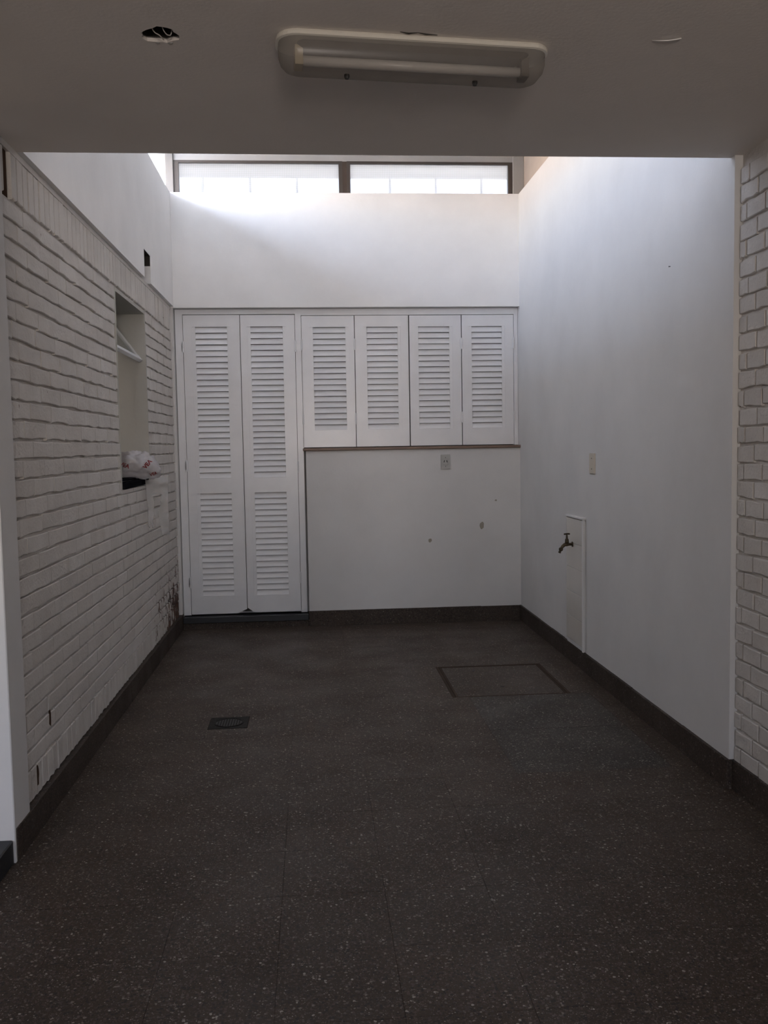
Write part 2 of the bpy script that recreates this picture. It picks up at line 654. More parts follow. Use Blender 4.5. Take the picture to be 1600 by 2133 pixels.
def add_stuff(bm, me, loc, sc, flip=False):
    Mx = Matrix.Translation(loc) @ Matrix.Diagonal((*sc, 1))
    if flip:
        Mx = Matrix.Translation(loc) @ Matrix.Rotation(math.pi, 4, 'Z') @ Matrix.Diagonal((*sc, 1))
    tmp = bmesh.new()
    tmp.from_mesh(me)
    tmp.transform(Mx)
    t2 = bpy.data.meshes.new('tmp')
    tmp.to_mesh(t2)
    tmp.free()
    bm.from_mesh(t2)
    bpy.data.meshes.remove(t2)


# left wall: brick wall with a deep opening and a doorway next to the camera
WY0, WY1, WZ0, WZ1 = 4.785, 5.605, 1.105, 2.122
DY0, DY1 = 1.75, 2.905
LB = []
LB.append((-1.24, XM, DY1, WY0, 0, ZC))
LB.append((-1.24, XM, WY0, WY1, 0, WZ0 - .03))
LB.append((-1.24, XM, WY0, WY1, WZ1, ZC))
LB.append((-1.24, XM, WY1, 6.95, 0, ZC))
LB.append((-1.24, XM, -2.7, DY0, 0, ZC))
LB.append((-1.24, XM, DY0, DY1, 2.12, ZC))
wl = struct('wall_left', boxes(LB), M['brick'])
# plaster margin beside the doorway
obj('plaster_margin', bevel(boxes([(-1.24, -0.966, DY1 - .004, 3.058, 0.0, ZC)]), .003), M['plaster'], wl)
# smooth plaster lining of the window opening
obj('mortar_fillet', boxes([(XM - .01, XB - .001, 3.05, 6.655, 2.302, ZC - .0005)]), M['brick'], wl)
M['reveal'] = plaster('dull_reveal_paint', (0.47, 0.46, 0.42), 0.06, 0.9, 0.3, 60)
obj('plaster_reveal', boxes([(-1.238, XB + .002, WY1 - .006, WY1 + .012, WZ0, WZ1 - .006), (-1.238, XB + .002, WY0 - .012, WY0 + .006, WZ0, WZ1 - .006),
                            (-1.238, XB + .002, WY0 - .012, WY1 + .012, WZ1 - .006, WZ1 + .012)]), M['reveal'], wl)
Z0 = 1.346
cand = []
for k in range(-17, 12):
    zc = Z0 + BP * (k + .5)
    iv = [(3.062, 6.652)]
    if zc + .02 > WZ0 and zc - .02 < WZ1:
        iv = [(3.062, WY0 - .013), (WY1 + .013, 6.652)]
    off = 3.062 + (0.0 if k % 2 else BL / 2) + random.uniform(-.02, .02) + (BL * 0.22 if k % 5 == 0 else 0)
    for (c, ln) in course(iv, off, BL):
        cand.append((c, zc, ln))
cand.sort(key=lambda t: t[0] ** 2 + (t[1] - 1.3) ** 2)
far = bmesh.new()
for i, (c, zc, ln) in enumerate(cand):
    me = random.choice(STRETCH)
    loc = (XM + random.uniform(-.0008, .0008), c, zc + random.uniform(-.0015, .0015))
    sc = (1, (ln - .0032) / (BL - .0032), 1)
    if i < 295:
        inst('brick', me, wl, loc, sc, (random.uniform(-.006, .006), 0, 0))
    else:
        add_stuff(far, me, loc, sc)
obj('far_bricks', far, M['brick'], wl, kind='stuff')
RW = 0.0655
k = 0
y = 3.062
while y + RW < 6.66:
    c = y + RW / 2
    if abs(c - 3.16) > 0.034:
        inst('rowlock_brick', random.choice(ROW), wl, (XM + random.uniform(-.002, .001), c, 2.226), (1, 1, 1), (random.uniform(-.02, .02), 0, 0))
    inst('rowlock_brick', random.choice(ROWB), wl, (XM + random.uniform(-.001, .001), c, 0.167), (1, 1, 1), (random.uniform(-.02, .02), 0, 0))
    y += RW
for (c, ln) in course([(WY0 - .013, WY1 + .013)], WY0 + .05, BL):
    inst('brick', random.choice(STRETCH), wl, (XM, c, 1.0925), (1, (ln - .0032) / (BL - .0032), .36))
# the gap of the missing rowlock brick shows red clay
obj('bare_clay', boxes([(XM - .003, XM + .001, 3.130, 3.190, 2.15, 2.31)]), M['clay'], wl, label='dark red hole of a missing brick')


def blob_patch(cy, cz, ry, rz, plane, axis, thick, seed, mt, parent, name):
    rnd = random.Random(seed)
    n = 12
    L0, L1 = [], []
    for i in range(n):
        a = 2 * math.pi * i / n
        q = rnd.uniform(.7, 1.15)
        u, v = cy + math.cos(a) * ry * q, cz + math.sin(a) * rz * q
        if axis == 'x':
            L0.append((plane, u, v))
            L1.append((plane + thick, u, v))
        else:
            L0.append((u, plane, v))
            L1.append((u, plane + thick, v))
    bm = bmesh.new()
    loft(bm, [L0, L1])
    return obj(name, bm, mt, parent, label='chipped bare patch')


blob_patch(3.372, 0.331, .014, .034, XB - .002, 'x', .003, 3, M['clay'], wl, 'bare_brick_patch')
blob_patch(3.200, 0.178, .014, .034, XB - .002, 'x', .003, 5, M['clay'], wl, 'bare_brick_patch')

# upper left wall: smooth plaster above the bricks, with a small square vent
VY0, VY1, VZ1 = 5.555, 5.765, 2.492
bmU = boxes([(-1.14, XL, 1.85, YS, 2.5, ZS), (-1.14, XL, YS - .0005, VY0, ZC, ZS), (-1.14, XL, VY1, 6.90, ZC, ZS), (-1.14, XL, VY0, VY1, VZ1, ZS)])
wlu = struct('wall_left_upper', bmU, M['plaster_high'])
obj('vent_painted_shade', boxes([(-1.14, XL - .002, VY1 - .003, VY1 + .004, 2.43, VZ1 - .0005), (-1.14, XL - .002, VY0, VY1, VZ1 - .003, VZ1 + .004)]), M['dark_void'], wlu)  # thin dark lining: shade painted on the vent's far jamb and top
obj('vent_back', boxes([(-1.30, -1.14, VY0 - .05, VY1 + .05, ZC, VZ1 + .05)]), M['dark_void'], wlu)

# right wall: smooth plaster, painted brick nearer the camera
wr = struct('wall_right', boxes([(XR, XR + .2, 1.85, 3.243, 2.5, ZS), (XR, XR + .2, 3.243, 6.95, 0, ZS), (1.5665, XR + .2, -2.7, 3.243, 0, ZC)]), M['plaster'])
near = bmesh.new()
Z1 = 1.158
for k in range(-16, 18):
    zc = Z1 + BP * (k + .5)
    if zc + .03 > ZC:
        continue
    off = 3.243 - RL * (1 if k % 2 else .45) + random.uniform(-.014, .014)
    for (c, ln) in course([(1.2, 3.241)], off - 15 * RL, RL):
        me = random.choice(RSTR)
        loc = (1.5665 + random.uniform(-.001, .001), c, zc + random.uniform(-.002, .002))
        sc = (1, (ln - .009) / (RL - .009), 1)
        if c > 2.45:
            inst('brick', me, wr, loc, sc, (random.uniform(-.008, .008), 0, math.pi))
        else:
            add_stuff(near, me, loc, sc, True)
bmesh.ops.recalc_face_normals(near, faces=near.faces)
obj('near_bricks', near, M['brick'], wr, kind='stuff')
obj('mortar_bed', boxes([(1.5660, 1.569, 1.2, 3.243, 0, ZC)]), M['brick'], wr)
wru = struct('wall_right_upper', boxes([(XR + .05, XR + .25, 1.85, 7.0, ZS - .02, ZR)]), M['concrete'])
obj('ledge', boxes([(XR + .02, XR + .2, 1.85, 6.95, ZS - .03, ZS - .0005)]), M['plaster'], wru)

# back wall: plaster over the closet, low wall to the right, dark recess behind the doors
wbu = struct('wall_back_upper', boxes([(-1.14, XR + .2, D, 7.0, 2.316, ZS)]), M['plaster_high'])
wb = struct('wall_back', boxes([(-0.045, XR + .05, D, 6.91, 0, 1.283), (-1.0, -0.966, D, 6.91, 0, 2.3158), (-1.14, XR + .2, 6.90, 7.0, 0, 2.3155)]), M['plaster'])
for (u, v, a, b, s) in ((.856, .609, .015, .015, 11), (1.245, .710, .017, .032, 21), (1.351, .897, .011, .007, 31)):
    blob_patch(u, v, a, b, D + .001, 'y', -.0016, s, M['render_dark'], wb, 'bare_plaster_patch')

# ------------------------------------------------------------------ ceiling slab with the ragged hole
HX, HY, HR = -0.352, 2.366, 0.044
bm = boxes([(-1.3, HX - .15, -2.7, YS, ZC, 2.5), (HX + .15, 1.8, -2.7, YS, ZC, 2.5),
            (HX - .15, HX + .15, -2.7, HY - .15, ZC, 2.5), (HX - .15, HX + .15, HY + .15, YS, ZC, 2.5)])
rnd = random.Random(4)
n = 24
inner, outer = [], []
for i in range(n):
    a = 2 * math.pi * i / n + math.pi / 4
    q = HR * rnd.uniform(.84, 1.12)
    inner.append((HX + math.cos(a) * q * 1.05, HY + math.sin(a) * q))
    m = .15 / max(abs(math.cos(a)), abs(math.sin(a)))
    outer.append((HX + math.cos(a) * m, HY + math.sin(a) * m))
loft(bm, [[(*p, ZC) for p in outer], [(*p, ZC) for p in inner], [(HX + (p[0] - HX) * 1.05, HY + (p[1] - HY) * 1.05, ZC + .012) for p in inner]], False, False)
ceil = struct('ceiling', bm, M['ceiling'])
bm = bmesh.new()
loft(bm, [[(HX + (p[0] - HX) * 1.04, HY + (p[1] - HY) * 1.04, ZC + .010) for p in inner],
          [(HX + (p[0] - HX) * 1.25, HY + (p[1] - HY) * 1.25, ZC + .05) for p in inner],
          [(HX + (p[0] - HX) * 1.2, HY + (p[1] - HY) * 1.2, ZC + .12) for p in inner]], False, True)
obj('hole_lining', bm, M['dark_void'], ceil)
for (dx, dy, r) in ((-.012, .041, .007), (.020, .041, .008)):
    bm = bmesh.new()
    bmesh.ops.create_icosphere(bm, subdivisions=1, radius=r, matrix=Matrix.Translation((HX + dx, HY + dy, ZC)) @ Matrix.Diagonal((1, .6, .35, 1)))
    obj('plaster_crumb', bm, M['lintel'], ceil)
bm = bmesh.new()
tube(bm, [(.888, 2.343, ZC - .001), (.905, 2.336, ZC - .004), (.926, 2.329, ZC - .006), (.945, 2.327, ZC - .004), (.958, 2.327, ZC - .001)],
     [.0006, .0012, .0016, .0020, .0022], 6)
obj('peeling_paint_curl', bm, M['tube'], ceil, smooth=True, label='thin pale curl of loose paint')
bm = bmesh.new()
tube(bm, [(.240, 2.322, ZC), (.262, 2.328, ZC - .001), (.285, 2.325, ZC), (.305, 2.331, ZC - .001), (.335, 2.336, ZC)], [.001, .0022, .0012, .0020, .0008], 6)
obj('torn_paint_edge', bm, M['dark_void'], ceil, label='dark torn paint behind the lamp')


# ------------------------------------------------------------------ high roof, clerestory surroundings
EX = -1.45
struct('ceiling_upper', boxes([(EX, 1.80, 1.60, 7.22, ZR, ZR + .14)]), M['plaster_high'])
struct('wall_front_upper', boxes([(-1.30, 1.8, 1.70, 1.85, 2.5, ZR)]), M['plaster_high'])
struct('trim_1', boxes([(-1.045, XR + .05, D + .05, D + .17, 3.352, ZR)]), M['lintel'])
struct('trim_2', bevel(boxes([(-0.992, -0.9345, D + .03, D + .16, ZS, ZR)]), .004), M['post'])
struct('trim_3', bevel(boxes([(1.502, XR + .05, D + .04, D + .16, ZS, ZR)]), .004), M['lintel'])
struct('wall_added_for_light', boxes([(-9.3, -9.0, -8.0, 16.0, 0.0, 3.95)]), M['warm_render'])  # unseen wall added to cut the low sky and bounce warm light
struct('ground_roof_deck', boxes([(-9.0, -1.14, -4.0, 12.0, 2.86, 3.0), (-1.14, 9.0, 6.95, 12.0, 2.86, 3.0)]), M['deck'])

# back clerestory: two wired glass lights in brown steel frames
win = struct('window_2', boxes([
    (-.934, -.900, D + .045, D + .085, ZS, 3.338), (.236, .262, D + .045, D + .085, ZS, 3.338), (-.934, .262, D + .045, D + .085, 3.338, 3.356),
    (.294, .318, D + .045, D + .085, ZS, 3.338), (1.470, 1.502, D + .045, D + .085, ZS, 3.338), (.294, 1.502, D + .045, D + .085, 3.338, 3.356)]), M['frame_brown'])
obj('centre_post', boxes([(.2621, .2939, D + .047, D + .10, ZS, 3.354)]), M['rust'], win)
for (a, b) in ((-.900, .236), (.318, 1.470)):
    obj('wired_pane', boxes([(a, b, D + .062, D + .067, ZS - .02, 3.338)]), M['wired_glass'], win)

gr = thing('window_grille', (.28, 7.18, 3.0), 'pale steel window grille standing outside behind the wired glass of the high window', 'grille')
obj('top_rail', boxes([(-1.2, 1.75, 7.165, 7.195, ZR - .03, ZR)]), M['pale_steel'], gr)
for k in range(9):
    x = -1.14 + k * .357
    obj('bar', boxes([(x - .009, x + .009, 7.168, 7.192, 3.0, ZR - .03)]), M['pale_steel'], gr)

# ------------------------------------------------------------------ opening in the left wall
w1 = struct('window_1', boxes([(-1.235, -1.195, WY0, WY1, WZ1 - .03, WZ1), (-1.235, -1.195, WY0, WY0 + .03, WZ0, WZ1), (-1.235, -1.195, WY1 - .03, WY1, WZ0, WZ1)]), M['enamel'])
obj('sill', bevel(boxes([(-1.235, XM + .001, WY0 + .001, WY1 - .001, WZ0 - .03, WZ0)]), .002), M['plaster'], w1)
# top-hung sash pushed open into the room
A = Vector((-1.195, 0, 2.10))
B = Vector((-1.000, 0, 1.835))
u_ = (B - A).normalized()
nrm = Vector((-u_.z, 0, u_.x))
SY0, SY1 = WY0 + .035, WY1 - .035


def slanted(t0, t1, y0, y1, d0, d1):
    bm = bmesh.new()
    L = []
    for yy in (y0, y1):
        L.append([(A + u_ * t + nrm * dd + Vector((0, yy, 0)))[:] for (t, dd) in ((t0, d0), (t1, d0), (t1, d1), (t0, d1))])
    loft(bm, L)
    return bm


LN = (B - A).length
bm = slanted(0, LN, SY0, SY0 + .025, -.010, .010)
for part in (slanted(0, LN, SY1 - .025, SY1, -.010, .010), slanted(LN - .026, LN, SY0, SY1, -.0105, .0105), slanted(0, .026, SY0, SY1, -.0105, .0105)):
    t = bpy.data.meshes.new('t')
    part.to_mesh(t)
    part.free()
    bm.from_mesh(t)
    bpy.data.meshes.remove(t)
sash = obj('sash', bm, M['enamel'], w1, label='white top-hung sash tilted open')
obj('pane', slanted(.02, LN - .02, SY0 + .02, SY1 - .02, -.002, .002), M['clear_pane'], sash)

# ------------------------------------------------------------------ baseboards
BH = 0.109


def baseboard(name, axis, lo, hi, joints, plane0, plane1):
    par = struct(name, boxes([(plane0, plane1, lo, hi, 0, BH - .004)] if axis == 'y' else [(lo, hi, plane0, plane1, 0, BH - .004)]), M['base_terrazzo'])
    J = [lo] + [q for q in joints if lo + .03 < q < hi - .03] + [hi]
    for a, b in zip(J, J[1:]):
        g = 0.0007
        dz = random.uniform(-.0015, .0015)
        s = -1 if plane1 < plane0 else 1
        p0, p1 = sorted((plane0, plane1 + s * (.006 + random.uniform(-.0006, .0006))))
        if axis == 'y':
            bm = boxes([(p0, p1, a + g, b - g, 0, BH + dz)])
        else:
            bm = boxes([(a + g, b - g, p0, p1, 0, BH + dz)])
        bevel(bm, .0012)
        obj('baseboard_tile', bm, M['base_terrazzo'], par)
    return par


jt = [3.67 + .30 * k for k in range(-22, 11)]
baseboard('baseboard_left', 'y', 2.912, 6.70, [q - .11 for q in jt], -0.999, -0.968)
baseboard('baseboard_right', 'y', 3.234, D, jt, XR + .020, XR - .008)
baseboard('baseboard_right_near', 'y', 0.2, 3.25, jt, 1.5685, 1.5500)
baseboard('baseboard_back', 'x', -0.048, XR - .014, [1.53 - .30 * k for k in range(1, 6)], D + .003, D - .008)

# ------------------------------------------------------------------ louvered closet and cupboard
PITCH_S = .0422


def slat_mesh():
    bm = bmesh.new()
    prof = [(-.001, 0.0), (.0135, .0385), (.0175, .0395), (.020, .0385), (.006, -.001)]
    loft(bm, [[(-.5, a, b) for a, b in prof], [(.5, a, b) for a, b in prof]])
    finish(bm)
    me = bpy.data.meshes.new('louver_slat')
    bm.to_mesh(me)
    bm.free()
    me.materials.append(M['enamel'])
    return me


SLAT = slat_mesh()


def hinge_mesh():
    bm = bmesh.new()
    tube(bm, [(0, 0, -.036), (0, 0, .036)], .0065, 8)
    tube(bm, [(0, 0, -.041), (0, 0, -.036)], .0045, 8)
    tube(bm, [(0, 0, .036), (0, 0, .041)], .0045, 8)
    box(bm, -.014, .014, .002, .006, -.03, .03)
    finish(bm)
    me = bpy.data.meshes.new('hinge')
    bm.to_mesh(me)
    bm.free()
    me.materials.append(M['enamel'])
    return me


HINGE = hinge_mesh()


def leaf(par, x0, x1, z0, z1, ox0, ox1, sections, hinges, hx, notch=None, dy=0.0):
    """a louvered leaf: stiles and rails around slatted openings"""
    y0, y1 = YC - .003 + dy, YC + .028 + dy
    B = []
    if notch:
        # rotted lower corner on one stile
        nx, nz = notch
    B.append((x0, ox0, y0, y1, z0, z1))
    B.append((ox1, x1, y0, y1, z0, z1))
    cuts = sorted(sections)
    edges = [z0] + [q for s in cuts for q in s] + [z1]
    for a, b in zip(edges[::2], edges[1::2]):
        B.append((ox0, ox1, y0 + .0006, y1, a, b))
    bm = boxes(B)
    if notch:
        for v in bm.verts:
            if abs(v.co.z - z0) < 1e-6 and abs(v.co.x - nx) < 1e-4:
                v.co.z += nz
    for (a, b) in cuts:      # beads holding the slat ends
        box(bm, ox0, ox0 + .022, y0 + .004, y1 - .004, a, b)
        box(bm, ox1 - .022, ox1, y0 + .004, y1 - .004, a, b)
    door = obj('door', bm, M['enamel'], par)
    wdt = (ox1 - ox0) - .040
    for (a, b) in cuts:
        n = round((b - a) / PITCH_S)
        st = (b - a) / n
        for i in range(n):
            inst('louver_slat', SLAT, door, ((ox0 + ox1) / 2, y0 + .005, a + i * st + .001), (wdt, 1, st / PITCH_S), (random.uniform(-.02, .02), 0, 0))
    for hz in hinges:
        inst('hinge', HINGE, door, (hx, YC - .008 + dy, hz))
    return door


cl = thing('louvered_closet', (-.505, YC, 0.0), 'tall white double-door louvered closet in the corner beside the brick wall', 'closet')
obj('frame', boxes([(-.961, -.908, YC - .006, YC + .05, .095, 2.312), (-.103, -.060, YC - .008, YC + .05, .095, 2.312), (-.908, -.103, YC - .005, YC + .05, 2.276, 2.312)]), M['enamel'], cl)
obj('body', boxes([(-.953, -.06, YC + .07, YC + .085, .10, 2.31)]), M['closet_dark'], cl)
obj('plinth', bevel(boxes([(-.960, -.049, D - .012, YC + .06, 0.045, .088)]), .003), M['black_stone'], cl, label='black stone plinth')
obj('riser', boxes([(-.960, -.049, D - .002, YC + .06, 0.0005, .045)]), M['base_terrazzo'], cl)
SEC = [(1.097, 2.188), (.230, .988)]
leaf(cl, -.905, -.502, .100, 2.272, -.841, -.571, SEC, (2.045, 1.19, .335), -.906, (-.502, .03))
leaf(cl, -.497, -.106, .104, 2.270, -.447, -.171, SEC, (2.045, 1.17, .355), -.104, (-.497, .035), -.006)

cu = thing('louvered_wall_cupboard', (.72, YC, 1.30), 'white four-leaf louvered cupboard over the low wall, above a brown sill', 'cupboard')
obj('frame', boxes([(1.505, 1.534, YC - .006, YC + .05, 1.305, 2.312), (-.060, 1.505, YC - .005, YC + .05, 2.266, 2.312)]), M['enamel'], cu)
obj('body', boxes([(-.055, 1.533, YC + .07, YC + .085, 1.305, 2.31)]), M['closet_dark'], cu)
obj('sill', bevel(boxes([(-.066, 1.546, D - .018, YC + .06, 1.284, 1.3035)]), .004), M['sill_wood'], cu, label='brown wooden sill strip')
for (a, b, oa, ob, hx) in ((-.057, .325, .003, .283, -.058), (.330, .722, .394, .665, .3275), (.730, 1.112, .774, 1.048, 1.115), (1.118, 1.502, 1.169, 1.438, 1.503)):
    leaf(cu, a, b, 1.310, 2.262, oa, ob, [(1.434, 2.181)], (2.055, 1.515), hx, None, random.uniform(-.003, .002))

# ------------------------------------------------------------------ ceiling lamp
ANG = math.radians(5.3)
LC = Vector((.282, 2.405, 0))
ax_, ay_ = Vector((math.cos(ANG), math.sin(ANG), 0)), Vector((-math.sin(ANG), math.cos(ANG), 0))


def rrect(L, W, r, z, ns=6):
    pts = []
    for (sx_, sy_, a0) in ((1, 1, 0), (-1, 1, 90), (-1, -1, 180), (1, -1, 270)):
        for i in range(ns + 1):
            a = math.radians(a0 + 90 * i / ns)
            p = LC + ax_ * (sx_ * (L / 2 - r) + r * math.cos(a)) + ay_ * (sy_ * (W / 2 - r) + r * math.sin(a))
            pts.append((p.x, p.y, z))
    return pts


lamp = thing('ceiling_lamp', (LC.x, LC.y, ZC), 'long unlit fluorescent ceiling lamp under a dusty clear plastic cover', 'lamp')
bm = bmesh.new()
loft(bm, [rrect(.700, .132, .050, ZC - .0005), rrect(.704, .136, .052, ZC - .006), rrect(.704, .136, .052, ZC - .013), rrect(.694, .126, .048, ZC - .015)])
obj('rim', bm, M['white_plastic'], lamp, smooth=False)
bm = bmesh.new()
loft(bm, [rrect(.60, .085, .02, ZC - .016), rrect(.57, .055, .015, ZC - .026)], False)
obj('tray', bm, M['tray'], lamp)
bm = bmesh.new()
loft(bm, [rrect(.692, .124, .047, ZC - .014), rrect(.690, .122, .046, ZC - .040), rrect(.680, .113, .043, ZC - .058), rrect(.660, .098, .038, ZC - .070), rrect(.636, .084, .030, ZC - .074)], False)
obj('cover', bm, M['lamp_cover'], lamp, smooth=True)


def lp(u, v, z):
    p = LC + ax_ * u + ay_ * v
    return (p.x, p.y, z)


bm = bmesh.new()
tube(bm, [lp(-.285, .008, ZC - .047), lp(.285, .008, ZC - .047)], .0125, 14)
obj('tube', bm, M['tube'], lamp, smooth=True)
for u in (-.295, .295):
    bm = boxes([(-.010, .010, -.022, .022, -.024, .024)])
    bmesh.ops.rotate(bm, verts=bm.verts, cent=(0, 0, 0), matrix=Matrix.Rotation(ANG, 3, 'Z'))
    bmesh.ops.translate(bm, verts=bm.verts, vec=lp(u, .006, ZC - .041))
    obj('tube_holder', bm, M['beige_plastic'] if u < 0 else M['tray'], lamp)
for u in (-.171, .167):
    bm = bmesh.new()
    tube(bm, [lp(u, .016, ZC - .072), lp(u, .016, ZC - .078), lp(u, .016, ZC - .083)], [.007, .0075, .005], 10)
    obj('screw_knob', bm, M['black_plastic'], lamp)

# wires in the ceiling hole
for lab, pts in (('pale wire curling down through the left half of the ceiling hole',
                  [(-.385, 2.345, ZC + .10), (-.378, 2.338, ZC + .045), (-.366, 2.352, ZC + .006), (-.352, 2.358, ZC - .003), (-.346, 2.372, ZC - .006), (-.345, 2.384, ZC - .003)]),
                 ('pale wire bent across the right half of the ceiling hole',
                  [(-.350, 2.335, ZC + .10), (-.345, 2.332, ZC + .03), (-.340, 2.345, ZC + .004), (-.330, 2.360, ZC - .002), (-.322, 2.362, ZC + .012), (-.318, 2.358, ZC + .10)])):
    bm = bmesh.new()
    P = [Vector(p) for p in pts]
    sm = []
    for i in range(len(P) - 1):
        p0, p1, p2, p3 = P[max(i - 1, 0)], P[i], P[i + 1], P[min(i + 2, len(P) - 1)]
        for t in (0, .25, .5, .75):
            sm.append(.5 * ((2 * p1) + (p2 - p0) * t + (2 * p0 - 5 * p1 + 4 * p2 - p3) * t * t + (3 * p1 - p0 - 3 * p2 + p3) * t ** 3))
    sm.append(P[-1])
    tube(bm, sm, .0014, 6)
    tag(obj('electrical_wire', bm, M['wire'], smooth=True), lab, 'wire', 'wires in the ceiling hole')

# ------------------------------------------------------------------ fittings on the walls
so = thing('power_outlet', (.977, D, 1.187), 'grey power outlet plate with two dark slots under the cupboard sill', 'outlet')
obj('plate', bevel(boxes([(.942, 1.012, D - .008, D + .001, 1.134, 1.241)]), .003, 2), M['grey_plastic'], so)
obj('insert', bevel(boxes([(.957, .997, D - .0105, D - .007, 1.166, 1.209)]), .0012), M['grey_plastic'], so)
for (a, t) in ((.967, .25), (.987, -.25)):
    bm = boxes([(-.003, .003, -.0006, .0008, -.008, .008)])
    bmesh.ops.rotate(bm, verts=bm.verts, cent=(0, 0, 0), matrix=Matrix.Rotation(t, 3, 'Y'))
    bmesh.ops.translate(bm, verts=bm.verts, vec=(a, D - .0108, 1.192))
    obj('slot', bm, M['black_plastic'], so)
for z in (1.219, 1.155):
    bm = bmesh.new()
    tube(bm, [(.977, D - .0095, z), (.977, D - .007, z)], .0028, 8)
    obj('screw', bm, M['iron'], so)

bp_ = thing('blank_wall_plate', (XR, 4.907, 1.193), 'small yellowed blank plate on the right wall above the faucet', 'wall plate')
obj('plate', bevel(boxes([(XR - .008, XR + .001, 4.862, 4.952, 1.137, 1.249)]), .003, 2), M['cream_plate'], bp_)
for z in (1.222, 1.164):
    bm = bmesh.new()
    tube(bm, [(XR - .0095, 4.907, z), (XR - .007, 4.907, z)], .003, 8)
    obj('screw', bm, M['iron'], bp_)

# tiled strip behind the faucet
TX = XR - .019
tp = thing('tiled_splash_panel', (XR, 5.2, .11), 'narrow raised panel of cream tiles on the right wall behind the faucet', 'tile panel')
obj('plaster_core', bevel(boxes([(TX + .004, XR + .001, 5.040, 5.375, BH + .002, .868)]), .004), M['plaster'], tp)
zt = .868
for k in range(5):
    z0 = max(zt - .146 * (k + 1), BH + .004)
    obj('tile', bevel(boxes([(TX, TX + .008, 5.052, 5.372, z0 + .0012, zt - .146 * k - .0012)]), .0012), M['tile_white'], tp)
obj('edge_strip', bevel(boxes([(TX - .002, TX + .01, 5.034, 5.051, BH + .003, .872)]), .002), M['plaster'], tp)
obj('cap', bevel(boxes([(TX - .005, XR + .001, 5.034, 5.378, .870, .884)]), .003), M['plaster'], tp)

fa = thing('garden_faucet', (TX, 5.24, .715), 'tarnished brass garden faucet sticking out of the tiled strip', 'faucet')
bm = bmesh.new()
FY = 5.24
tube(bm, [(TX + .002, FY, .714), (TX - .004, FY, .714), (TX - .006, FY, .714)], [.016, .016, .010], 14)
tube(bm, [(TX - .004, FY, .714), (TX - .020, FY, .714), (TX - .034, FY, .715), (TX - .048, FY, .712), (TX - .060, FY, .702), (TX - .070, FY, .686)],
     [.0085, .0085, .0125, .0105, .0095, .0085], 12)
obj('body', bm, M['brass'], fa, smooth=True)
bm = bmesh.new()
tube(bm, [(TX - .067, FY, .691), (TX - .071, FY, .684), (TX - .072, FY, .682), (TX - .074, FY, .678)], [.0125, .0125, .0125, .009], 12)
tube(bm, [(TX - .073, FY, .680), (TX - .080, FY, .664)], [.0075, .0075], 12)
obj('hose_nozzle', bm, M['brass'], fa, smooth=True)
bm = bmesh.new()
tube(bm, [(TX - .034, FY, .722), (TX - .034, FY, .732), (TX - .034, FY, .745), (TX - .034, FY, .748), (TX - .034, FY, .774)], [.0125, .0115, .0105, .0065, .0045], 12)
obj('stem', bm, M['brass'], fa, smooth=True)
bm = bmesh.new()
tube(bm, [(TX - .053, FY - .003, .775), (TX - .049, FY - .003, .775), (TX - .034, FY, .777), (TX - .019, FY + .003, .775), (TX - .015, FY + .003, .775)], [.0035, .0055, .004, .0055, .0035], 10)
obj('handle', bm, M['brass'], fa, smooth=True)

bm = bmesh.new()
tube(bm, [(XR + .004, 3.832, 2.048), (XR - .006, 3.832, 2.047), (XR - .007, 3.832, 2.047)], [.0015, .0015, .0035], 8)
tag(obj('nail', bm, M['iron']), 'tiny dark nail high on the bare right wall', 'nail')

# ------------------------------------------------------------------ floor fittings
cv = thing('inspection_cover', ((COVER[0] + COVER[1]) / 2, (COVER[2] + COVER[3]) / 2, 0), 'terrazzo-filled inspection cover set in the floor near the right wall', 'floor cover')
a, b, c, d = COVER
obj('frame', boxes([(a + .001, a + .014, c + .001, d - .001, -.01, .0012), (b - .014, b - .001, c + .001, d - .001, -.01, .0012),
                    (a + .014, b - .014, c + .001, c + .010, -.01, .0004), (a + .014, b - .014, d - .012, d - .001, -.01, .0012)]), M['cover_frame'], cv)
obj('inner_frame', boxes([(a + .020, a + .028, c + .014, d - .018, -.01, .0008), (b - .026, b - .020, c + .014, d - .018, -.01, .0004)]), M['cover_frame'], cv)
obj('cover_slab', bevel(boxes([(a + .030, b - .0275, c + .0125, d - .021, -.02, -.0012)]), .002), M['terrazzo'], cv)
for (x, y) in ((1.00, 4.80), (.905, 5.16)):
    bm = bmesh.new()
    tube(bm, [(x, y, -.004), (x, y, .0006)], .012, 10)
    obj('lifting_hole', bm, M['black_plastic'], cv)

dr = thing('floor_drain', ((DRAIN[0] + DRAIN[1]) / 2, (DRAIN[2] + DRAIN[3]) / 2, 0), 'square dark metal floor drain with a round grate', 'drain')
a, b, c, d = DRAIN
obj('plate', bevel(boxes([(a + .002, b - .002, c + .002, d - .002, -.012, .0008)]), .001), M['iron'], dr)
cx, cy = (a + b) / 2, (c + d) / 2
bm = bmesh.new()
n = 28
loft(bm, [[(cx + math.cos(2 * math.pi * i / n) * r, cy + math.sin(2 * math.pi * i / n) * r, z) for i in range(n)] for r, z in ((.070, .0006), (.070, .0030), (.062, .0032), (.062, .0006))], False, False)
obj('grate_ring', bm, M['iron'], dr)
bm = bmesh.new()
tube(bm, [(cx, cy, .0006), (cx, cy, .0012)], .062, 28)
gt = obj('grate_pit', bm, M['black_plastic'], dr)
for k in range(-4, 5):
    x = cx + k * .0125
    h = math.sqrt(max(.061 ** 2 - (k * .0125) ** 2, 1e-4))
    obj('grate_bar', boxes([(x - .0032, x + .0032, cy - h, cy + h, .0010, .0026)]), M['iron'], dr)

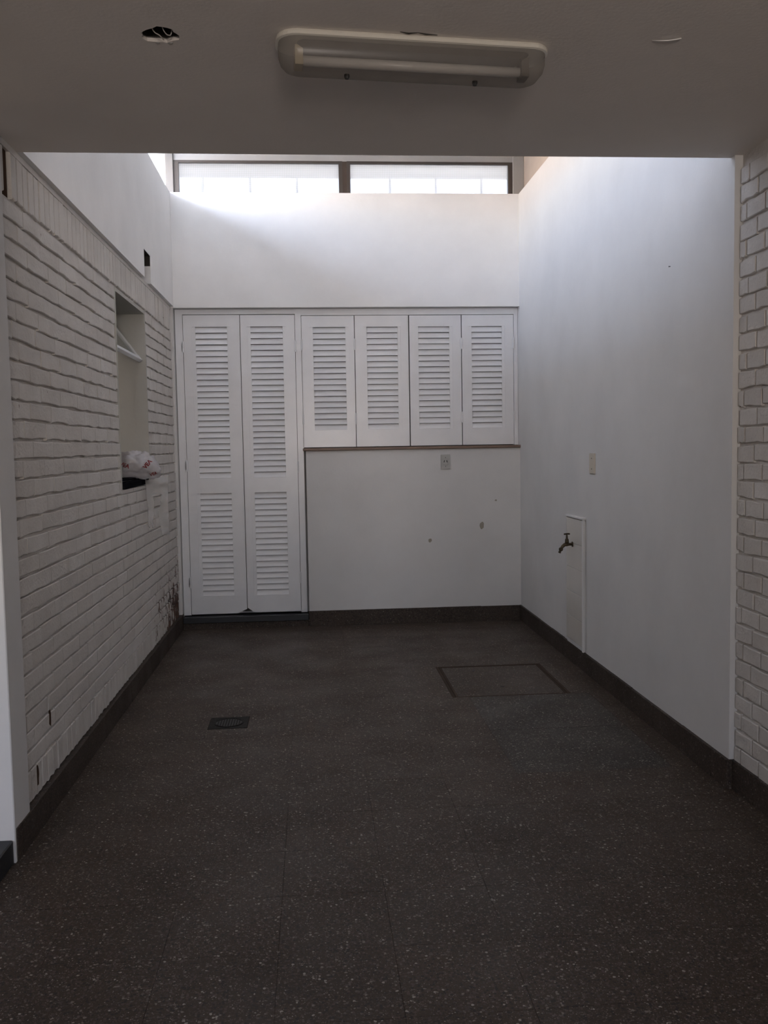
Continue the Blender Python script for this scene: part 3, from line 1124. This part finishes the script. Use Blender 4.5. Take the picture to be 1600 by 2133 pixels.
# ------------------------------------------------------------------ flat black thing and plastic bag on the sill
fc = thing('flat_case', (-1.06, 5.17, WZ0), 'flat black case lying on the brick wall window sill under the plastic bag', 'case')
bm = boxes([(-1.20, -.972, 4.83, 5.53, WZ0, WZ0 + .034)])
for v in bm.verts:
    if v.co.y > 5.4:
        v.co.y += .02 if v.co.z > WZ0 + .01 else -.05
        v.co.z += .004
obj('case_body', bevel(bm, .005, 2), M['matt_black'], fc)
obj('case_lid', bevel(boxes([(-1.20, -1.005, 4.83, 5.30, WZ0 + .0375, WZ0 + .050)]), .004, 2), M['matt_black'], fc)
obj('case_spacer', boxes([(-1.195, -1.012, 4.84, 5.29, WZ0 + .033, WZ0 + .0385)]), M['grey_plastic'], fc)

# ------------------------------------------------------------------ plastic bag
bag = thing('plastic_bag', (-.99, 5.36, WZ0), 'crumpled translucent white plastic bag with red print spilling off the sill', 'bag')
C = Vector((-1.005, 5.37, 1.222))


def crumple(p, amp):
    q = p * 14
    r = abs(noise.noise(q)) * 1.4 + abs(noise.noise(q * 2.3 + Vector((3, 1, 7)))) * .6
    return (r - .55) * amp


bm = bmesh.new()
bmesh.ops.create_uvsphere(bm, u_segments=64, v_segments=40, radius=1)
for v in bm.verts:
    d_ = v.co.copy()
    p = Vector((C.x + d_.x * .132, C.y + d_.y * .17, C.z + math.copysign(abs(d_.z) ** .8, d_.z) * .080))
    if d_.x > 0:
        p.z -= .030 * d_.x ** 2
    p += Vector((d_.x, d_.y, d_.z)) * crumple(p, .034)
    p.x += .012 * noise.noise(p * 9)
    if p.x < XB + .012:
        p.y = min(p.y, WY1 - .012)
        p.z = max(p.z, WZ0 + .036 + .002 * noise.noise(p * 40))
    p.y = max(p.y, WY0 + .05)
    v.co = p
bvh = BVHTree.FromBMesh(bm)
obj('bag_body', bm, M['bag'], bag, smooth=True)

# loose handles hanging down in front of the bricks
NU, NV = 30, 44
bm = bmesh.new()
G = {}
for i in range(NU + 1):
    for j in range(NV + 1):
        s, t = i / NU, j / NV
        taper = 1 - .10 * t
        x = -.968 + .118 * (s * taper + .06 * t)
        y = 5.40 + .07 * s
        z = 1.135 - .325 * t + .03 * s * (1 - t)
        p = Vector((x, y, z))
        q = p * 22
        p += Vector((.008 * noise.noise(q), .018 * noise.noise(q * .7 + Vector((5, 2, 1))), .004 * noise.noise(q * 1.3)))
        p.x = max(p.x, -.972)
        G[i, j] = bm.verts.new(p)
for i in range(NU):
    for j in range(NV):
        s, t = (i + .5) / NU, (j + .5) / NV
        # handle slot between the two straps, ragged lower end on the left strap
        if .30 - .05 * math.sin(t * 9) < s < .60 + .06 * math.sin(t * 7) and t > .30:
            continue
        if s < .33 and t > .82 + .05 * math.sin(s * 40):
            continue
        bm.faces.new((G[i, j], G[i + 1, j], G[i + 1, j + 1], G[i, j + 1]))
loose = [v for v in bm.verts if not v.link_faces]
bmesh.ops.delete(bm, geom=loose, context='VERTS')
bmesh.ops.solidify(bm, geom=list(bm.faces), thickness=.0006)
obj('bag_handles', bm, M['bag_thin'], bag, smooth=True)


def print_on_bag(txt, x, z, size, ang):
    cu_ = bpy.data.curves.new('print', 'FONT')
    cu_.body = txt
    cu_.size = size
    cu_.align_x = 'CENTER'
    cu_.align_y = 'CENTER'
    cu_.offset = size * .035
    tmp = bpy.data.objects.new('tmp', cu_)
    COL.objects.link(tmp)
    dg = bpy.context.evaluated_depsgraph_get()
    me = bpy.data.meshes.new_from_object(tmp.evaluated_get(dg))
    bpy.data.objects.remove(tmp)
    bpy.data.curves.remove(cu_)
    bm = bmesh.new()
    bm.from_mesh(me)
    bpy.data.meshes.remove(me)
    bmesh.ops.triangulate(bm, faces=bm.faces)
    bmesh.ops.subdivide_edges(bm, edges=[e_ for e_ in bm.edges if e_.calc_length() > size * .2], cuts=2)
    ca, sa = math.cos(ang), math.sin(ang)
    dirv = Vector((-.16, 1, -.02)).normalized()
    for v in bm.verts:
        px, pz = x + v.co.x * ca - v.co.y * sa, z + v.co.x * sa + v.co.y * ca
        hit = bvh.ray_cast(Vector((px, 5.36, pz)) - dirv * .6, dirv)
        base = hit[0] if hit[0] else Vector((px, 5.25, pz))
        v.co = base - dirv * .0022
    obj('red_lettering', bm, M['red_ink'], bag, label='red printed lettering')


print_on_bag('VEA', -.945, 1.226, .032, math.radians(50))
print_on_bag('VEA', -1.072, 1.222, .031, math.radians(-20))
print_on_bag('VEA', -.915, 1.170, .024, math.radians(15))

# ------------------------------------------------------------------ rooms beyond the frame (behind the camera and through the doorway)
struct('wall_rear', boxes([(-1.24, -.15, -2.7, -2.55, 0, ZC), (.55, 1.8, -2.7, -2.55, 0, ZC), (-.15, .55, -2.7, -2.55, 1.78, ZC), (-.15, .55, -2.7, -2.55, 0, 1.12)]), M['plaster'])
dst = struct('floor_side_room', bevel(boxes([(-3.6, XL - .012, DY0 + .002, DY1 - .006, 0, .078)]), .004), M['black_stone'])
struct('floor_side_room_2', boxes([(-3.6, -1.24, -1.2, 7.0, -.1, .06)]), M['terrazzo'])
struct('ceiling_side_room', boxes([(-3.7, -1.24, -1.2, 7.0, 2.5, 2.6)]), M['ceiling'])
struct('wall_side_room', boxes([(-3.7, -3.6, -1.2, 7.0, 0, 2.5), (-3.7, -1.24, 6.9, 7.0, 0, 2.5),
                                (-3.7, -2.6, -1.2, -1.1, 0, 2.5), (-1.95, -1.24, -1.2, -1.1, 0, 2.5), (-2.6, -1.95, -1.2, -1.1, 0, 1.15), (-2.6, -1.95, -1.2, -1.1, 1.85, 2.5)]), M['plaster'])

# daylight portals in the openings
portal('portal_left', (-1.40, 4.35, 3.20), 5.4, .40, (1, 0, 0))
portal('portal_rear', (.20, -2.62, 1.45), .7, .66, (0, 1, 0))
portal('portal_side_room', (-2.275, -1.15, 1.5), .65, .7, (0, 1, 0))
